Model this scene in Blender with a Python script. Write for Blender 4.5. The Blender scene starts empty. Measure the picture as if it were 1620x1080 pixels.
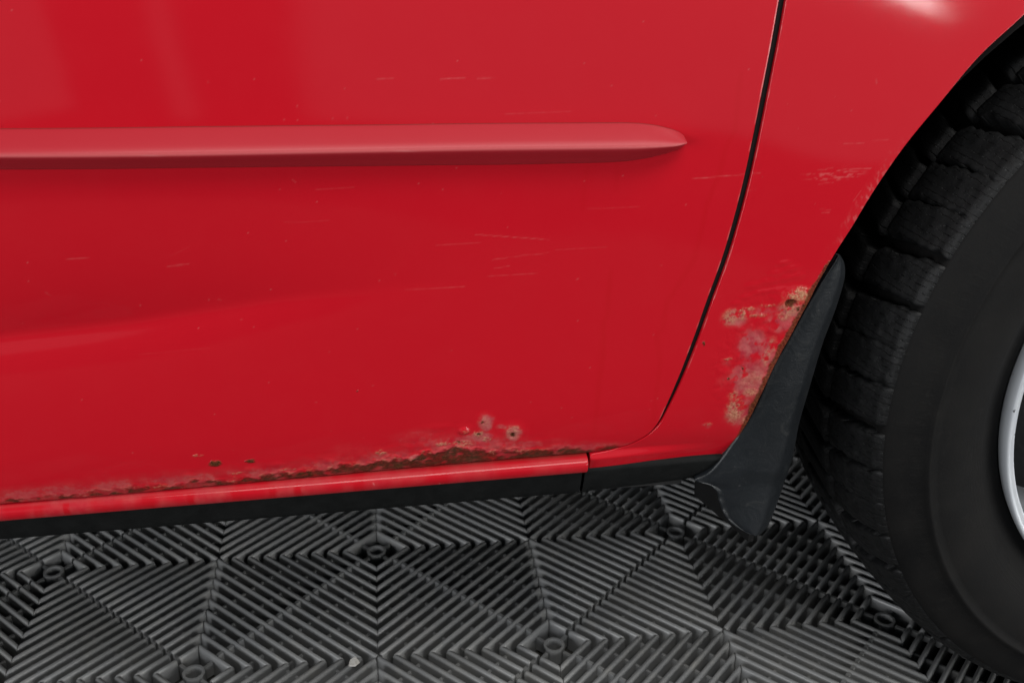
import bpy, math, random
import numpy as np
from mathutils import Matrix, Vector

random.seed(7)
rng = np.random.default_rng(11)
scene = bpy.context.scene
COL = scene.collection

# ------------------------------------------------------------------ camera
# metres; X along the car towards its front, Y into the car, Z up, floor top at 0
CAM = np.array([0.0, -0.5, 0.5576])
RIGHT = np.array([0.99034304, -0.13764361, 0.01658032])
DOWN = np.array([-0.04226364, -0.41363805, -0.90945992])
FWD = np.array([0.1320396, 0.89997655, -0.41546088])
FPX = 1592.9                                   # focal length for a 1620 px wide picture
cam_data = bpy.data.cameras.new("camera")
cam_data.sensor_width = 36.0
cam_data.lens = FPX / 1620.0 * 36.0
cam_data.clip_start = 0.01
cam_data.clip_end = 100.0
cam_data.dof.use_dof = True
cam_data.dof.focus_distance = 0.60
cam_data.dof.aperture_fstop = 16.0
cam = bpy.data.objects.new("camera", cam_data)
COL.objects.link(cam)
m = Matrix.Identity(4)
for i, v in enumerate((RIGHT, -DOWN, -FWD)):
    for r in range(3):
        m[r][i] = v[r]
m.translation = Vector(CAM)
cam.matrix_world = m
scene.camera = cam

# ------------------------------------------------------------------ world and lamps
world = bpy.data.worlds.new("World")
scene.world = world
world.use_nodes = True
bg = world.node_tree.nodes["Background"]
bg.inputs[0].default_value = (0.80, 0.88, 1.0, 1)
bg.inputs[1].default_value = 0.035


def area(name, loc, target, sx, sy, radiance, col=(1, 1, 1), spread=180, roll=0.0):
    d = bpy.data.lights.new(name, 'AREA')
    d.shape = 'RECTANGLE'
    d.size, d.size_y = sx, sy
    d.energy = radiance * math.pi * sx * sy
    d.color = col
    d.spread = math.radians(spread)
    o = bpy.data.objects.new(name, d)
    COL.objects.link(o)
    o.location = loc
    q = (Vector(target) - Vector(loc)).to_track_quat('-Z', 'Y')
    o.rotation_euler = (q.to_matrix() @ Matrix.Rotation(math.radians(roll), 3, 'Z')).to_euler()
    return o


# ceiling strips of the workshop behind the photographer, and added pale panels, gapped to shape dark bars in the door's reflection
area("ceiling_lamp", (0.9, -1.05, 2.45), (0.7, -0.55, 0), 3.2, 1.0, 7.0, (1.0, 0.98, 0.95))
area("side_lamp", (-2.5, -1.75, 0.72), (0.2, 0.1, 0.1), 1.9, 1.15, 8.2, (0.97, 0.98, 1.0))
area("side_lamp", (2.7, -2.3, 0.85), (0.1, 0.0, 0.2), 1.9, 1.4, 7.0, (1.0, 0.99, 0.97))
area("work_lamp", (1.27, -2.5, 1.115), (1.27, 0.0, 1.115), 0.15, 0.30, 45.0, (1.0, 0.98, 0.96))
area("reflection_panel", (2.88, -4.2, 1.52), (2.88, 0, 1.52), 5.2, 3.0, 0.29, (0.80, 0.90, 1.0))
area("reflection_panel", (-0.42, -4.2, 1.50), (-0.42, 0, 1.50), 0.13, 3.0, 0.26, (0.80, 0.90, 1.0), roll=6)
area("reflection_panel", (-2.60, -4.2, 1.35), (-2.60, 0, 1.35), 2.8, 3.0, 0.25, (0.80, 0.90, 1.0), roll=10)

scene.view_settings.view_transform = 'Standard'
scene.view_settings.look = 'None'
scene.view_settings.exposure = 0.0
scene.view_settings.gamma = 1.0
scene.view_settings.use_curve_mapping = False


# ------------------------------------------------------------------ measuring helpers
def at(u, v, y):
    """Point of the plane Y = y seen at (u, v) of the 1620 x 1080 photograph."""
    r = RIGHT * ((u - 810) / FPX) + DOWN * ((v - 540) / FPX) + FWD
    return CAM + r * ((y - CAM[1]) / r[1])


def smooth(a, b, x):
    t = np.clip((x - a) / (b - a), 0, 1)
    return t * t * (3 - 2 * t)


_perm = rng.permutation(512)
_perm = np.concatenate([_perm, _perm, _perm])
_grad = rng.normal(size=(512, 2))
_grad /= np.linalg.norm(_grad, axis=1)[:, None]


def perlin(x, y):
    xi = np.floor(x).astype(int)
    yi = np.floor(y).astype(int)
    xf, yf = x - xi, y - yi
    def g(a, b):
        h = _perm[(_perm[(xi + a) % 512] + yi + b) % 512]
        q = _grad[h]
        return q[..., 0] * (xf - a) + q[..., 1] * (yf - b)
    u = xf * xf * xf * (xf * (xf * 6 - 15) + 10)
    v = yf * yf * yf * (yf * (yf * 6 - 15) + 10)
    return ((g(0, 0) * (1 - u) + g(1, 0) * u) * (1 - v) + (g(0, 1) * (1 - u) + g(1, 1) * u) * v) * 1.5


def fbm(x, y, s, octaves=4, seed=0):
    o, a, t = 0.0, 1.0, 0.0
    for k in range(octaves):
        o = o + a * perlin(x * s + 17.3 * k + seed * 5.1, y * s + 9.7 * k + seed * 3.3)
        t += a
        a *= 0.5
        s *= 2.03
    return o / t


# ------------------------------------------------------------------ shape of the body side
WX, WZ = 0.5585, 0.2688                         # wheel centre
SLOPE = 0.0262                                  # the sill rises a little towards the front


def zeta(x, z):
    return z - SLOPE * x


Z_SILL_T = 0.2466
Z_SILL_B = 0.2361
CRX = np.array([-0.42, -0.20, -0.125, -0.05, 0.02, 0.09, 0.2])
CRZ = np.array([0.318, 0.3405, 0.3465, 0.356, 0.3615, 0.366, 0.370])
BZ = np.array([0.20, 0.235, 0.250, 0.262, 0.28, 0.31, 0.35, 0.40, 0.44, 0.47, 0.50, 0.54, 0.62])
BS = np.array([0.30, 0.30, 0.28, 0.10, 0.015, -0.02, -0.02, -0.025, -0.060, -0.080, -0.105, -0.14, -0.20])
_zz = np.linspace(0.15, 0.70, 1200)
_ss = np.interp(_zz, BZ, BS)
_oo = np.concatenate([[0], np.cumsum(0.5 * (_ss[1:] + _ss[:-1]) * np.diff(_zz))])
_oo -= np.interp(0.33, _zz, _oo)


def off(x, z):
    """How far the body side stands out (towards the camera) at (x, z)."""
    o = np.interp(zeta(x, z), _zz, _oo)
    zc = np.interp(x, CRX, CRZ)
    a = smooth(0.075, -0.17, x)
    s = z - zc
    sa = np.sqrt(s * s + 0.0035 ** 2) - 0.0035
    up = 0.32 * 0.038 * (1 - np.exp(-sa / 0.038))
    dn = 0.25 * 0.015 * (1 - np.exp(-sa / 0.015))
    o = o + a * np.where(s > 0, up, dn)
    r = np.hypot(x - WX, z - WZ)
    o = o + 0.0075 * np.exp(-((r - 0.285) / 0.075) ** 2) * smooth(0.20, 0.34, z)
    return o


def fender_off(x, z):
    ze = zeta(x, z)
    t = (ze - Z_SILL_B) / (Z_SILL_T - Z_SILL_B)
    k = smooth(1.25, 0.70, t) * smooth(0.205, 0.120, x)
    return off(x, z) + 0.0036 * k


def side(u, v, extra=0.0):
    p = at(u, v, 0.0)
    for _ in range(6):
        p = at(u, v, -float(off(p[0], p[2])) - extra)
    return p


# ------------------------------------------------------------------ mesh helpers
def link(name, me, mat=None, parent=None, smooth_shade=True):
    o = bpy.data.objects.new(name, me)
    COL.objects.link(o)
    if mat is not None and not me.materials:
        me.materials.append(mat)
    if smooth_shade:
        me.polygons.foreach_set('use_smooth', np.ones(len(me.polygons), dtype=bool))
    if parent is not None:
        o.parent = parent
    return o


def raw_mesh(name, co, quads, attrs=None):
    co = np.ascontiguousarray(co, dtype=np.float32).reshape(-1, 3)
    quads = np.ascontiguousarray(quads, dtype=np.int32).reshape(-1, 4)
    me = bpy.data.meshes.new(name)
    me.vertices.add(len(co))
    me.vertices.foreach_set('co', co.ravel())
    me.loops.add(quads.size)
    me.loops.foreach_set('vertex_index', quads.ravel())
    me.polygons.add(len(quads))
    me.polygons.foreach_set('loop_start', np.arange(0, quads.size, 4, dtype=np.int32))
    me.update(calc_edges=True)
    for k, a in (attrs or {}).items():
        at_ = me.attributes.new(k, 'FLOAT', 'POINT')
        at_.data.foreach_set('value', np.ascontiguousarray(a, dtype=np.float32).ravel())
    return me


def grid_quads(nr, nc, wrap=False, flip=False):
    i = np.arange(nr - 1)[:, None]
    j = np.arange(nc if wrap else nc - 1)[None, :]
    j2 = (j + 1) % nc
    q = np.stack([i * nc + j, i * nc + j2, (i + 1) * nc + j2, (i + 1) * nc + j], -1).reshape(-1, 4)
    return q[:, ::-1] if flip else q


def grid_mesh(name, P, attrs=None, wrap=False, flip=False):
    nr, nc = P.shape[:2]
    return raw_mesh(name, P.reshape(-1, 3), grid_quads(nr, nc, wrap, flip), attrs)


class Geo:
    """Collects faces of one mesh."""
    def __init__(self):
        self.v, self.f = [], []

    def add(self, verts, faces):
        b = len(self.v)
        self.v += [tuple(p) for p in verts]
        self.f += [tuple(b + i for i in q) for q in faces]

    def box(self, x0, x1, y0, y1, z0, z1):
        self.add([(x0, y0, z0), (x1, y0, z0), (x1, y1, z0), (x0, y1, z0), (x0, y0, z1), (x1, y0, z1), (x1, y1, z1), (x0, y1, z1)],
                 [(0, 3, 2, 1), (4, 5, 6, 7), (0, 1, 5, 4), (1, 2, 6, 5), (2, 3, 7, 6), (3, 0, 4, 7)])

    def mesh(self, name):
        me = bpy.data.meshes.new(name)
        me.from_pydata(self.v, [], self.f)
        me.update()
        return me


def empty(name, loc=(0, 0, 0), parent=None):
    o = bpy.data.objects.new(name, None)
    o.empty_display_size = 0.05
    COL.objects.link(o)
    o.location = loc
    if parent is not None:
        o.parent = parent
    return o


# ------------------------------------------------------------------ materials
class Nodes:
    def __init__(self, name):
        self.m = bpy.data.materials.new(name)
        self.m.use_nodes = True
        self.t = self.m.node_tree
        self.b = self.t.nodes['Principled BSDF']

    def n(self, kind, **kw):
        o = self.t.nodes.new(kind)
        for k, v in kw.items():
            setattr(o, k, v)
        return o

    def l(self, a, b):
        self.t.links.new(a, b)

    def val(self, x, sock):
        if isinstance(x, (int, float)):
            sock.default_value = x
        elif isinstance(x, tuple):
            sock.default_value = x if len(x) == 4 else (*x, 1)
        else:
            self.l(x, sock)

    def attr(self, name):
        return self.n('ShaderNodeAttribute', attribute_name=name).outputs['Fac']

    def math(self, op, a, b=0.0, clamp=False):
        o = self.n('ShaderNodeMath', operation=op, use_clamp=clamp)
        self.val(a, o.inputs[0])
        self.val(b, o.inputs[1])
        return o.outputs[0]

    def mix(self, f, a, b):
        o = self.n('ShaderNodeMix', data_type='RGBA')
        self.val(f, o.inputs[0])
        self.val(a, o.inputs[6])
        self.val(b, o.inputs[7])
        return o.outputs[2]

    def noise(self, scale, detail=4, rough=0.6, vec=None, dist=0.0):
        o = self.n('ShaderNodeTexNoise')
        o.inputs['Scale'].default_value = scale
        o.inputs['Detail'].default_value = detail
        o.inputs['Roughness'].default_value = rough
        o.inputs['Distortion'].default_value = dist
        c = vec or self.n('ShaderNodeTexCoord').outputs['Object']
        self.l(c, o.inputs['Vector'])
        return o.outputs['Fac']

    def ramp(self, f, a, b, c0=(0, 0, 0), c1=(1, 1, 1)):
        o = self.n('ShaderNodeValToRGB')
        o.color_ramp.elements[0].position = a
        o.color_ramp.elements[1].position = b
        o.color_ramp.elements[0].color = (*c0, 1)
        o.color_ramp.elements[1].color = (*c1, 1)
        self.l(f, o.inputs[0])
        return o.outputs[0]

    def bump(self, h, strength, dist, normal=None):
        o = self.n('ShaderNodeBump')
        o.inputs['Strength'].default_value = strength
        o.inputs['Distance'].default_value = dist
        self.l(h, o.inputs['Height'])
        if normal is not None:
            self.l(normal, o.inputs['Normal'])
        return o.outputs[0]

    def set(self, **kw):
        for k, v in kw.items():
            self.val(v, self.b.inputs[k.replace('_', ' ')])


RED = (0.42, 0.0034, 0.0112)


def paint_material(name, coat=1.0, coat_rough=0.065, rough=0.55, base=RED, spec=0.06):
    N = Nodes(name)
    n1 = N.noise(900, 3)
    n2 = N.noise(2600, 2)
    n3 = N.noise(140, 5)
    film = N.noise(11, 6, 0.62)
    haze = N.noise(45, 5, 0.65)
    peel, tan, rust, dirt, scr, streak = (N.attr(k) for k in ('peel', 'tan', 'rust', 'dirt', 'scr', 'streak'))
    c = N.mix(N.math('MULTIPLY', N.ramp(film, 0.30, 0.75), 0.14), base, tuple(0.86 * q for q in base))
    c = N.mix(N.math('MULTIPLY', N.ramp(haze, 0.45, 0.85), 0.025), c, (0.52, 0.06, 0.06))
    c = N.mix(N.math('MULTIPLY', streak, 0.28), c, (0.36, 0.002, 0.004))
    pk = N.mix(N.ramp(n3, 0.35, 0.7), (0.30, 0.028, 0.042), (0.38, 0.115, 0.105))
    c = N.mix(N.math('MULTIPLY', peel, 0.92), c, pk)
    tn = N.mix(N.ramp(n1, 0.30, 0.70), (0.20, 0.055, 0.028), (0.50, 0.29, 0.17))
    c = N.mix(tan, c, tn)
    dt = N.mix(N.ramp(n3, 0.35, 0.7), (0.085, 0.014, 0.008), (0.040, 0.026, 0.013))
    c = N.mix(dirt, c, dt)
    rs = N.mix(N.ramp(n1, 0.35, 0.65), (0.030, 0.010, 0.005), (0.115, 0.040, 0.013))
    c = N.mix(rust, c, rs)
    c = N.mix(N.math('MULTIPLY', scr, 0.75), c, (0.72, 0.42, 0.40))
    wear = N.math('ADD', N.math('ADD', N.math('MULTIPLY', peel, 0.75), tan), N.math('ADD', N.math('MULTIPLY', dirt, 0.7), rust), True)
    clean = N.math('SUBTRACT', 1.0, wear, True)
    hb = N.math('MULTIPLY', n1, N.math('ADD', N.math('MULTIPLY', tan, 1.0), N.math('ADD', rust, N.math('MULTIPLY', dirt, 0.6))))
    b1 = N.bump(hb, 0.7, 0.0012)
    b2 = N.bump(n2, 0.012, 0.0004, b1)
    b3 = N.bump(N.noise(60, 2), 0.02, 0.002, b2)
    N.set(Base_Color=c, Roughness=N.math('ADD', rough, N.math('MULTIPLY', wear, 0.2)), Normal=b3,
          Coat_Roughness=N.math('ADD', coat_rough, N.math('MULTIPLY', wear, 0.25)))
    N.val(N.math('MULTIPLY', clean, coat), N.b.inputs['Coat Weight'])
    N.b.inputs['Specular IOR Level'].default_value = spec
    N.b.inputs['Coat IOR'].default_value = 1.43
    N.l(b2, N.b.inputs['Coat Normal'])
    return N.m


def rubber(name, col, rough=0.55, scale=300, bump=0.25, dist=0.0006, dust=0.25, spec=0.4):
    N = Nodes(name)
    a = N.noise(scale, 6, 0.65)
    b = N.noise(scale * 0.12, 5, 0.65)
    sp = N.noise(1500, 1)
    c = N.mix(N.ramp(b, 0.35, 0.75), col, tuple(q * 1.4 + 0.002 for q in col))
    c = N.mix(N.math('MULTIPLY', N.ramp(sp, 0.78, 0.83), dust), c, (0.40, 0.40, 0.38))
    N.set(Base_Color=c, Roughness=N.math('ADD', rough - 0.12, N.math('MULTIPLY', b, 0.25)), Normal=N.bump(a, bump, dist))
    N.b.inputs['Specular IOR Level'].default_value = spec
    return N.m


M_PAINT = paint_material("red_car_paint")
M_SILL = paint_material("red_sill_paint", 0.9, 0.16)
M_MOULD = paint_material("faded_red_moulding", 0.40, 0.30, 0.6, (0.37, 0.011, 0.021), 0.28)
N = Nodes("mudflap_plastic")
_a, _b, _c, _d = N.noise(260, 6, 0.65), N.noise(16, 5, 0.6), N.noise(1500, 1), N.noise(70, 5, 0.7, None, 1.5)
_col = N.mix(N.ramp(_b, 0.30, 0.72), (0.0060, 0.0075, 0.0092), (0.0115, 0.0138, 0.0165))
_col = N.mix(N.math('MULTIPLY', N.ramp(_d, 0.58, 0.78), 0.35), _col, (0.055, 0.055, 0.050))
_col = N.mix(N.math('MULTIPLY', N.ramp(_c, 0.76, 0.80), 0.5), _col, (0.35, 0.35, 0.34))
N.set(Base_Color=_col, Roughness=N.math('ADD', 0.26, N.math('MULTIPLY', _d, 0.28)), Normal=N.bump(_a, 0.22, 0.0006, N.bump(_d, 0.25, 0.002)))
N.b.inputs['Specular IOR Level'].default_value = 0.40
M_FLAP = N.m
M_TRIM = rubber("black_sill_coating", (0.0045, 0.005, 0.005), 0.72, 900, 0.5, 0.0006, 0.1, 0.12)
M_LINER = rubber("wheel_arch_liner", (0.006, 0.006, 0.006), 0.8, 200, 0.3, 0.001, 0.1, 0.2)
M_TYRE = rubber("tyre_rubber", (0.0050, 0.0050, 0.0052), 0.70, 420, 0.35, 0.0007, 0.05, 0.22)
M_UNDER = rubber("underbody_coating", (0.012, 0.012, 0.012), 0.7, 200, 0.3, 0.001, 0.1, 0.3)
M_SEAM = rubber("gap_black", (0.004, 0.003, 0.003), 0.8, 200, 0.2, 0.0004, 0.0, 0.2)


def sidewall_material():
    N = Nodes("tyre_sidewall_rubber")
    tc = N.n('ShaderNodeTexCoord').outputs['Object']
    sep = N.n('ShaderNodeSeparateXYZ')
    N.l(tc, sep.inputs[0])
    ang = N.math('ARCTAN2', sep.outputs[2], sep.outputs[0])
    rad = N.math('SQRT', N.math('ADD', N.math('MULTIPLY', sep.outputs[0], sep.outputs[0]), N.math('MULTIPLY', sep.outputs[2], sep.outputs[2])))

    def band(r0, r1):
        return N.math('MULTIPLY', N.math('GREATER_THAN', rad, r0), N.math('LESS_THAN', rad, r1))
    fine = N.math('GREATER_THAN', N.math('SINE', N.math('MULTIPLY', ang, 290.0)), 0.55)
    ser = N.math('MULTIPLY', fine, band(0.2325, 0.2390))
    tick = N.math('MULTIPLY', N.math('GREATER_THAN', N.math('SINE', N.math('MULTIPLY', ang, 58.0)), 0.93), band(0.2405, 0.2500))
    conc = N.math('MULTIPLY', N.math('GREATER_THAN', N.math('SINE', N.math('MULTIPLY', rad, 2600.0)), 0.6), band(0.1890, 0.1990))
    grain, mott, spk, scuff = N.noise(600, 6, 0.65), N.noise(30, 6, 0.65), N.noise(1300, 1), N.noise(90, 5, 0.7, None, 2.0)
    c = N.mix(N.ramp(mott, 0.32, 0.72), (0.0038, 0.0038, 0.0040), (0.0078, 0.0074, 0.0070))
    c = N.mix(N.math('MULTIPLY', N.ramp(scuff, 0.60, 0.80), 0.30), c, (0.030, 0.028, 0.025))
    c = N.mix(N.math('MULTIPLY', N.ramp(spk, 0.78, 0.83), 0.10), c, (0.30, 0.30, 0.28))
    h = N.math('ADD', N.math('MULTIPLY', grain, 0.35), N.math('ADD', N.math('MULTIPLY', ser, 0.30), N.math('ADD', N.math('MULTIPLY', tick, 0.6), N.math('MULTIPLY', conc, 0.3))))
    N.set(Base_Color=c, Roughness=N.math('ADD', 0.55, N.math('MULTIPLY', mott, 0.25)), Normal=N.bump(h, 0.5, 0.0008))
    N.b.inputs['Specular IOR Level'].default_value = 0.15
    return N.m


M_SIDEWALL = sidewall_material()


def tread_material():
    N = Nodes("tyre_tread_rubber")
    tc = N.n('ShaderNodeTexCoord').outputs['UV']
    w = N.n('ShaderNodeTexWave', wave_type='BANDS', bands_direction='X', wave_profile='SIN')
    w.inputs['Scale'].default_value = 0.75
    w.inputs['Distortion'].default_value = 2.2
    w.inputs['Detail'].default_value = 2.0
    w.inputs['Detail Scale'].default_value = 2.5
    N.l(tc, w.inputs['Vector'])
    mp = N.n('ShaderNodeMapping')
    mp.inputs['Scale'].default_value = (1.0, 0.35, 1.0)
    N.l(tc, mp.inputs['Vector'])
    brk = N.noise(3.2, 2, 0.5, mp.outputs[0])
    sipe = N.math('MULTIPLY', N.ramp(w.outputs['Fac'], 0.93, 0.98), N.ramp(brk, 0.44, 0.52))
    a = N.noise(420, 6, 0.65)
    b = N.noise(60, 5, 0.65)
    sp = N.noise(1300, 1)
    c = N.mix(N.ramp(b, 0.35, 0.75), (0.0035, 0.0037, 0.0039), (0.0085, 0.0088, 0.0092))
    c = N.mix(N.math('MULTIPLY', N.ramp(sp, 0.74, 0.80), 0.35), c, (0.35, 0.36, 0.37))
    c = N.mix(sipe, c, (0.002, 0.002, 0.002))
    h = N.math('SUBTRACT', N.math('MULTIPLY', a, 0.35), sipe)
    N.set(Base_Color=c, Roughness=N.math('ADD', 0.45, N.math('MULTIPLY', b, 0.2)), Normal=N.bump(h, 0.7, 0.0010))
    N.b.inputs['Specular IOR Level'].default_value = 0.26
    return N.m


M_TREAD = tread_material()


def alloy_material():
    N = Nodes("silver_alloy_paint")
    a = N.noise(1500, 3)
    b = N.noise(40, 5)
    k = N.ramp(N.noise(170, 3, 0.5), 0.71, 0.74)
    c = N.mix(N.ramp(b, 0.3, 0.8), (0.58, 0.61, 0.65), (0.66, 0.69, 0.72))
    c = N.mix(k, c, (0.03, 0.03, 0.03))
    N.set(Base_Color=c, Metallic=0.35, Roughness=0.30, Normal=N.bump(a, 0.04, 0.0004))
    N.b.inputs['Coat Weight'].default_value = 0.5
    N.b.inputs['Coat Roughness'].default_value = 0.12
    return N.m


M_ALLOY = alloy_material()


def tile_material():
    N = Nodes("grey_ribbed_tile_plastic")
    tc = N.n('ShaderNodeTexCoord').outputs['Object']
    geo = N.n('ShaderNodeNewGeometry').outputs['Position']
    big = N.noise(9, 6, 0.65, geo)
    mid = N.noise(70, 5, 0.6, geo)
    fine = N.noise(700, 4, 0.6, geo)
    spk = N.noise(420, 1, 0.5, geo)
    c = N.mix(N.ramp(big, 0.32, 0.70), (0.165, 0.170, 0.175), (0.210, 0.210, 0.204))
    c = N.mix(N.math('MULTIPLY', N.ramp(mid, 0.50, 0.75), 0.40), c, (0.270, 0.262, 0.240))
    c = N.mix(N.math('MULTIPLY', N.ramp(spk, 0.77, 0.80), 0.35), c, (0.40, 0.40, 0.37))
    N.set(Base_Color=c, Roughness=N.math('ADD', 0.24, N.math('MULTIPLY', mid, 0.22)), Normal=N.bump(fine, 0.14, 0.0003))
    N.b.inputs['Specular IOR Level'].default_value = 0.5
    return N.m


M_TILE = tile_material()


def concrete_material():
    N = Nodes("dark_concrete")
    a = N.noise(30, 6, 0.65)
    c = N.mix(N.ramp(a, 0.3, 0.7), (0.030, 0.030, 0.026), (0.055, 0.052, 0.044))
    N.set(Base_Color=c, Roughness=0.9, Normal=N.bump(N.noise(300, 5), 0.3, 0.001))
    return N.m


M_CONC = concrete_material()

# ================================================================== floor
floor_geo = Geo()
floor_geo.box(-2.2, 2.6, -1.4, 3.0, -0.060, -0.0195)
floor = link("floor", floor_geo.mesh("floor"), M_CONC, None, False)
floor["kind"] = "structure"
floor["label"] = "dark grey ribbed plastic tile floor under the red car"

U0 = np.array([-0.15195, 0.12938])               # a rosette of the tile pattern
UV = np.array([0.14265, 0.14018])                # 0.2 m along one tile direction
VV = np.array([-0.14018, 0.14265])
UD = UV / np.linalg.norm(UV)
VD = np.array([-UD[1], UD[0]])
UNIT, PITCH = 0.2, 0.01
TILE_ANG = math.atan2(UD[1], UD[0])


def lat(a, b):
    return U0 + UD * (a * UNIT) + VD * (b * UNIT)


RIBW = 0.0050
PROF = [(-0.0024, -0.0185), (-0.0022, -0.0042), (-0.0020, -0.0022), (-0.0015, -0.0009), (-0.0008, -0.0002), (0.0, 0.0),
        (0.0008, -0.0002), (0.0015, -0.0009), (0.0020, -0.0022), (0.0022, -0.0042), (0.0024, -0.0185)]


def rib_geo(length, e0, e1):
    """Rib along +x from 0; e0/e1: +1/-1 mitre direction at each end, 0 a square end. y is across."""
    vs, fs = [], []
    rings = []
    for (xb, e, inward) in ((0.0, e0, 1), (length, e1, -1)):
        for kk, sh in enumerate((0.0, 0.0012)):
            ring = []
            for (yy, zz) in PROF:
                mit = e * yy
                drop = -0.0008 if kk == 0 and zz > -0.003 else 0.0
                ring.append((xb + inward * (sh + 0.0003) + mit, yy, zz + drop))
            rings.append(ring)
    order = [rings[0], rings[1], rings[3], rings[2]]
    n = len(PROF)
    for r in order:
        vs += r
    for k in range(3):
        for i in range(n - 1):
            a = k * n + i
            fs.append((a, a + n, a + n + 1, a + 1))
    fs.append(tuple(range(n)))
    fs.append(tuple(reversed(range(3 * n, 4 * n))))
    return vs, fs


rib_cache = {}


def rib_mesh(key):
    if key not in rib_cache:
        g = Geo()
        g.add(*rib_geo(*key))
        me = g.mesh("rib")
        me.materials.append(M_TILE)
        me.polygons.foreach_set('use_smooth', np.array([len(f_) == 4 for f_ in g.f]))
        rib_cache[key] = me
    return rib_cache[key]


def project(p):
    c = np.asarray(p) - CAM
    w = c @ FWD
    return 810 + FPX * (c @ RIGHT) / w, 540 + FPX * (c @ DOWN) / w, w


def local_to_world(u, v):
    return U0 + UD * u + VD * v


# lattice coordinates in metres (u along UD, v along VD), origin at rosette (0, 0)
ribs = {}                                        # tile index -> list of (u, v, angle, key)
bars = {}                                        # tile index -> Geo of the sunk cross bars and hubs


def tile_of(u, v):
    return (math.floor(u / 0.4), math.floor((v + 0.2) / 0.4))


def in_area(a, b):
    p = lat(a, b)
    return -0.85 < p[0] < 1.25 and -0.35 < p[1] < 1.35


def add_rib(u, v, ang, key):
    mu = u + math.cos(ang) * key[0] / 2
    mv = v + math.sin(ang) * key[0] / 2
    ribs.setdefault(tile_of(mu, mv), []).append((u, v, ang, key))


def add_bar(tile, u0, u1, v0, v1, z0, z1):
    bars.setdefault(tile, Geo()).box(u0, u1, v0, v1, z0, z1)


for a in range(-9, 11):
    for b in range(-9, 11):
        if not in_area(a, b):
            continue
        cu, cv = a * UNIT, b * UNIT
        seam_u = (a % 2 == 0)                    # tile joint along the line u = a
        seam_v = (b % 2 != 0)                    # tile joint along the line v = b
        for k in range(2, 11):
            d = k * PITCH
            for sgn in (1, -1):
                if k == 10 and sgn == -1:
                    continue
                # ribs parallel to v at u = cu + sgn d, cut by the line v = cv
                uu = cu + sgn * d
                ends = [(cv - d, 0)], [(cv, d)]
                full = 2 * d
                L = d - 0.0011
                e = 0 if k == 10 else -sgn
                if seam_v:
                    add_rib(uu, cv - d, math.pi / 2, (round(L, 5), -e, 0))
                    add_rib(uu, cv + 0.0011, math.pi / 2, (round(L, 5), 0, e))
                else:
                    add_rib(uu, cv - d, math.pi / 2, (round(full, 5), -e, e))
                # ribs parallel to u at v = cv + sgn d
                vv = cv + sgn * d
                if k == 10:
                    f2, s2 = 0.0028, 0
                else:
                    f2, s2 = 0.0, -sgn
                if seam_u:
                    add_rib(cu - d + f2, vv, 0.0, (round(L - f2, 5), s2, 0))
                    add_rib(cu + 0.0011, vv, 0.0, (round(L - f2, 5), 0, -s2))
                else:
                    add_rib(cu - d + f2, vv, 0.0, (round(full - 2 * f2, 5), s2, -s2))
        # links along the pattern lines and sunk cross bars
        for sgn in (1, -1):
            for k in range(2, 10):
                d0, d1 = (k + 0.24) * PITCH, (k + 0.76) * PITCH
                u_a, u_b = sorted((cu + sgn * d0, cu + sgn * d1))
                v_a, v_b = sorted((cv + sgn * d0, cv + sgn * d1))
                t_u = tile_of((u_a + u_b) / 2, cv + 0.0005)
                t_v = tile_of(cu + 0.0005, (v_a + v_b) / 2)
                o = 0.0032 if seam_v else 0.0
                add_bar(t_u, u_a, u_b, cv - 0.0014 + o, cv + 0.0014 + o, -0.010, -0.0012 if not seam_v else -0.0045)
                o = 0.0032 if seam_u else 0.0
                add_bar(t_v, cu - 0.0014 + o, cu + 0.0014 + o, v_a, v_b, -0.010, -0.0012 if not seam_u else -0.0045)
                for q in (0.024, 0.048, 0.072):
                    if q < k * PITCH:
                        for s2 in (1, -1):
                            w = 0.0010
                            add_bar(t_u, u_a, u_b, cv + s2 * q - w, cv + s2 * q + w, -0.0175, -0.0050)
                            add_bar(t_v, cu + s2 * q - w, cu + s2 * q + w, v_a, v_b, -0.0175, -0.0050)
        # hub ring at the rosette
        g = bars.setdefault(tile_of(cu + 1e-4, cv + 1e-4), Geo())
        n = 12
        vs, fs = [], []
        for i in range(n):
            t = 2 * math.pi * (i + 0.5) / n
            for (rr, zz) in ((0.0064, -0.016), (0.0066, -0.0026), (0.0086, -0.0026), (0.0089, -0.016)):
                vs.append((cu + rr * math.cos(t), cv + rr * math.sin(t), zz))
        for i in range(n):
            j = (i + 1) % n
            for q in range(3):
                fs.append((i * 4 + q, i * 4 + q + 1, j * 4 + q + 1, j * 4 + q))
        g.add(vs, fs)
        for t in (0, 1, 2, 3):
            c_, s_ = round(math.cos(t * math.pi / 2)), round(math.sin(t * math.pi / 2))
            x0, x1 = sorted((cu + c_ * 0.0095 - abs(s_) * 0.0013, cu + c_ * 0.0172 + abs(s_) * 0.0013))
            y0, y1 = sorted((cv + s_ * 0.0095 - abs(c_) * 0.0013, cv + s_ * 0.0172 + abs(c_) * 0.0013))
            g.box(x0, x1, y0, y1, -0.016, -0.0046)

# which ribs show largest in the picture
cand = []
for t, lst in ribs.items():
    for i, (u, v, ang, key) in enumerate(lst):
        mu, mv = u + math.cos(ang) * key[0] / 2, v + math.sin(ang) * key[0] / 2
        p = local_to_world(mu, mv)
        if p[1] < 0.02 or p[1] > 0.36:
            continue
        x, y, w = project((p[0], p[1], 0))
        if -30 < x < 1560 and 780 - 0.03 * x < y < 1110:
            cand.append((-key[0] / w, t, i))
cand.sort()
single = {(t, i) for _, t, i in cand[:300]}

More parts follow.
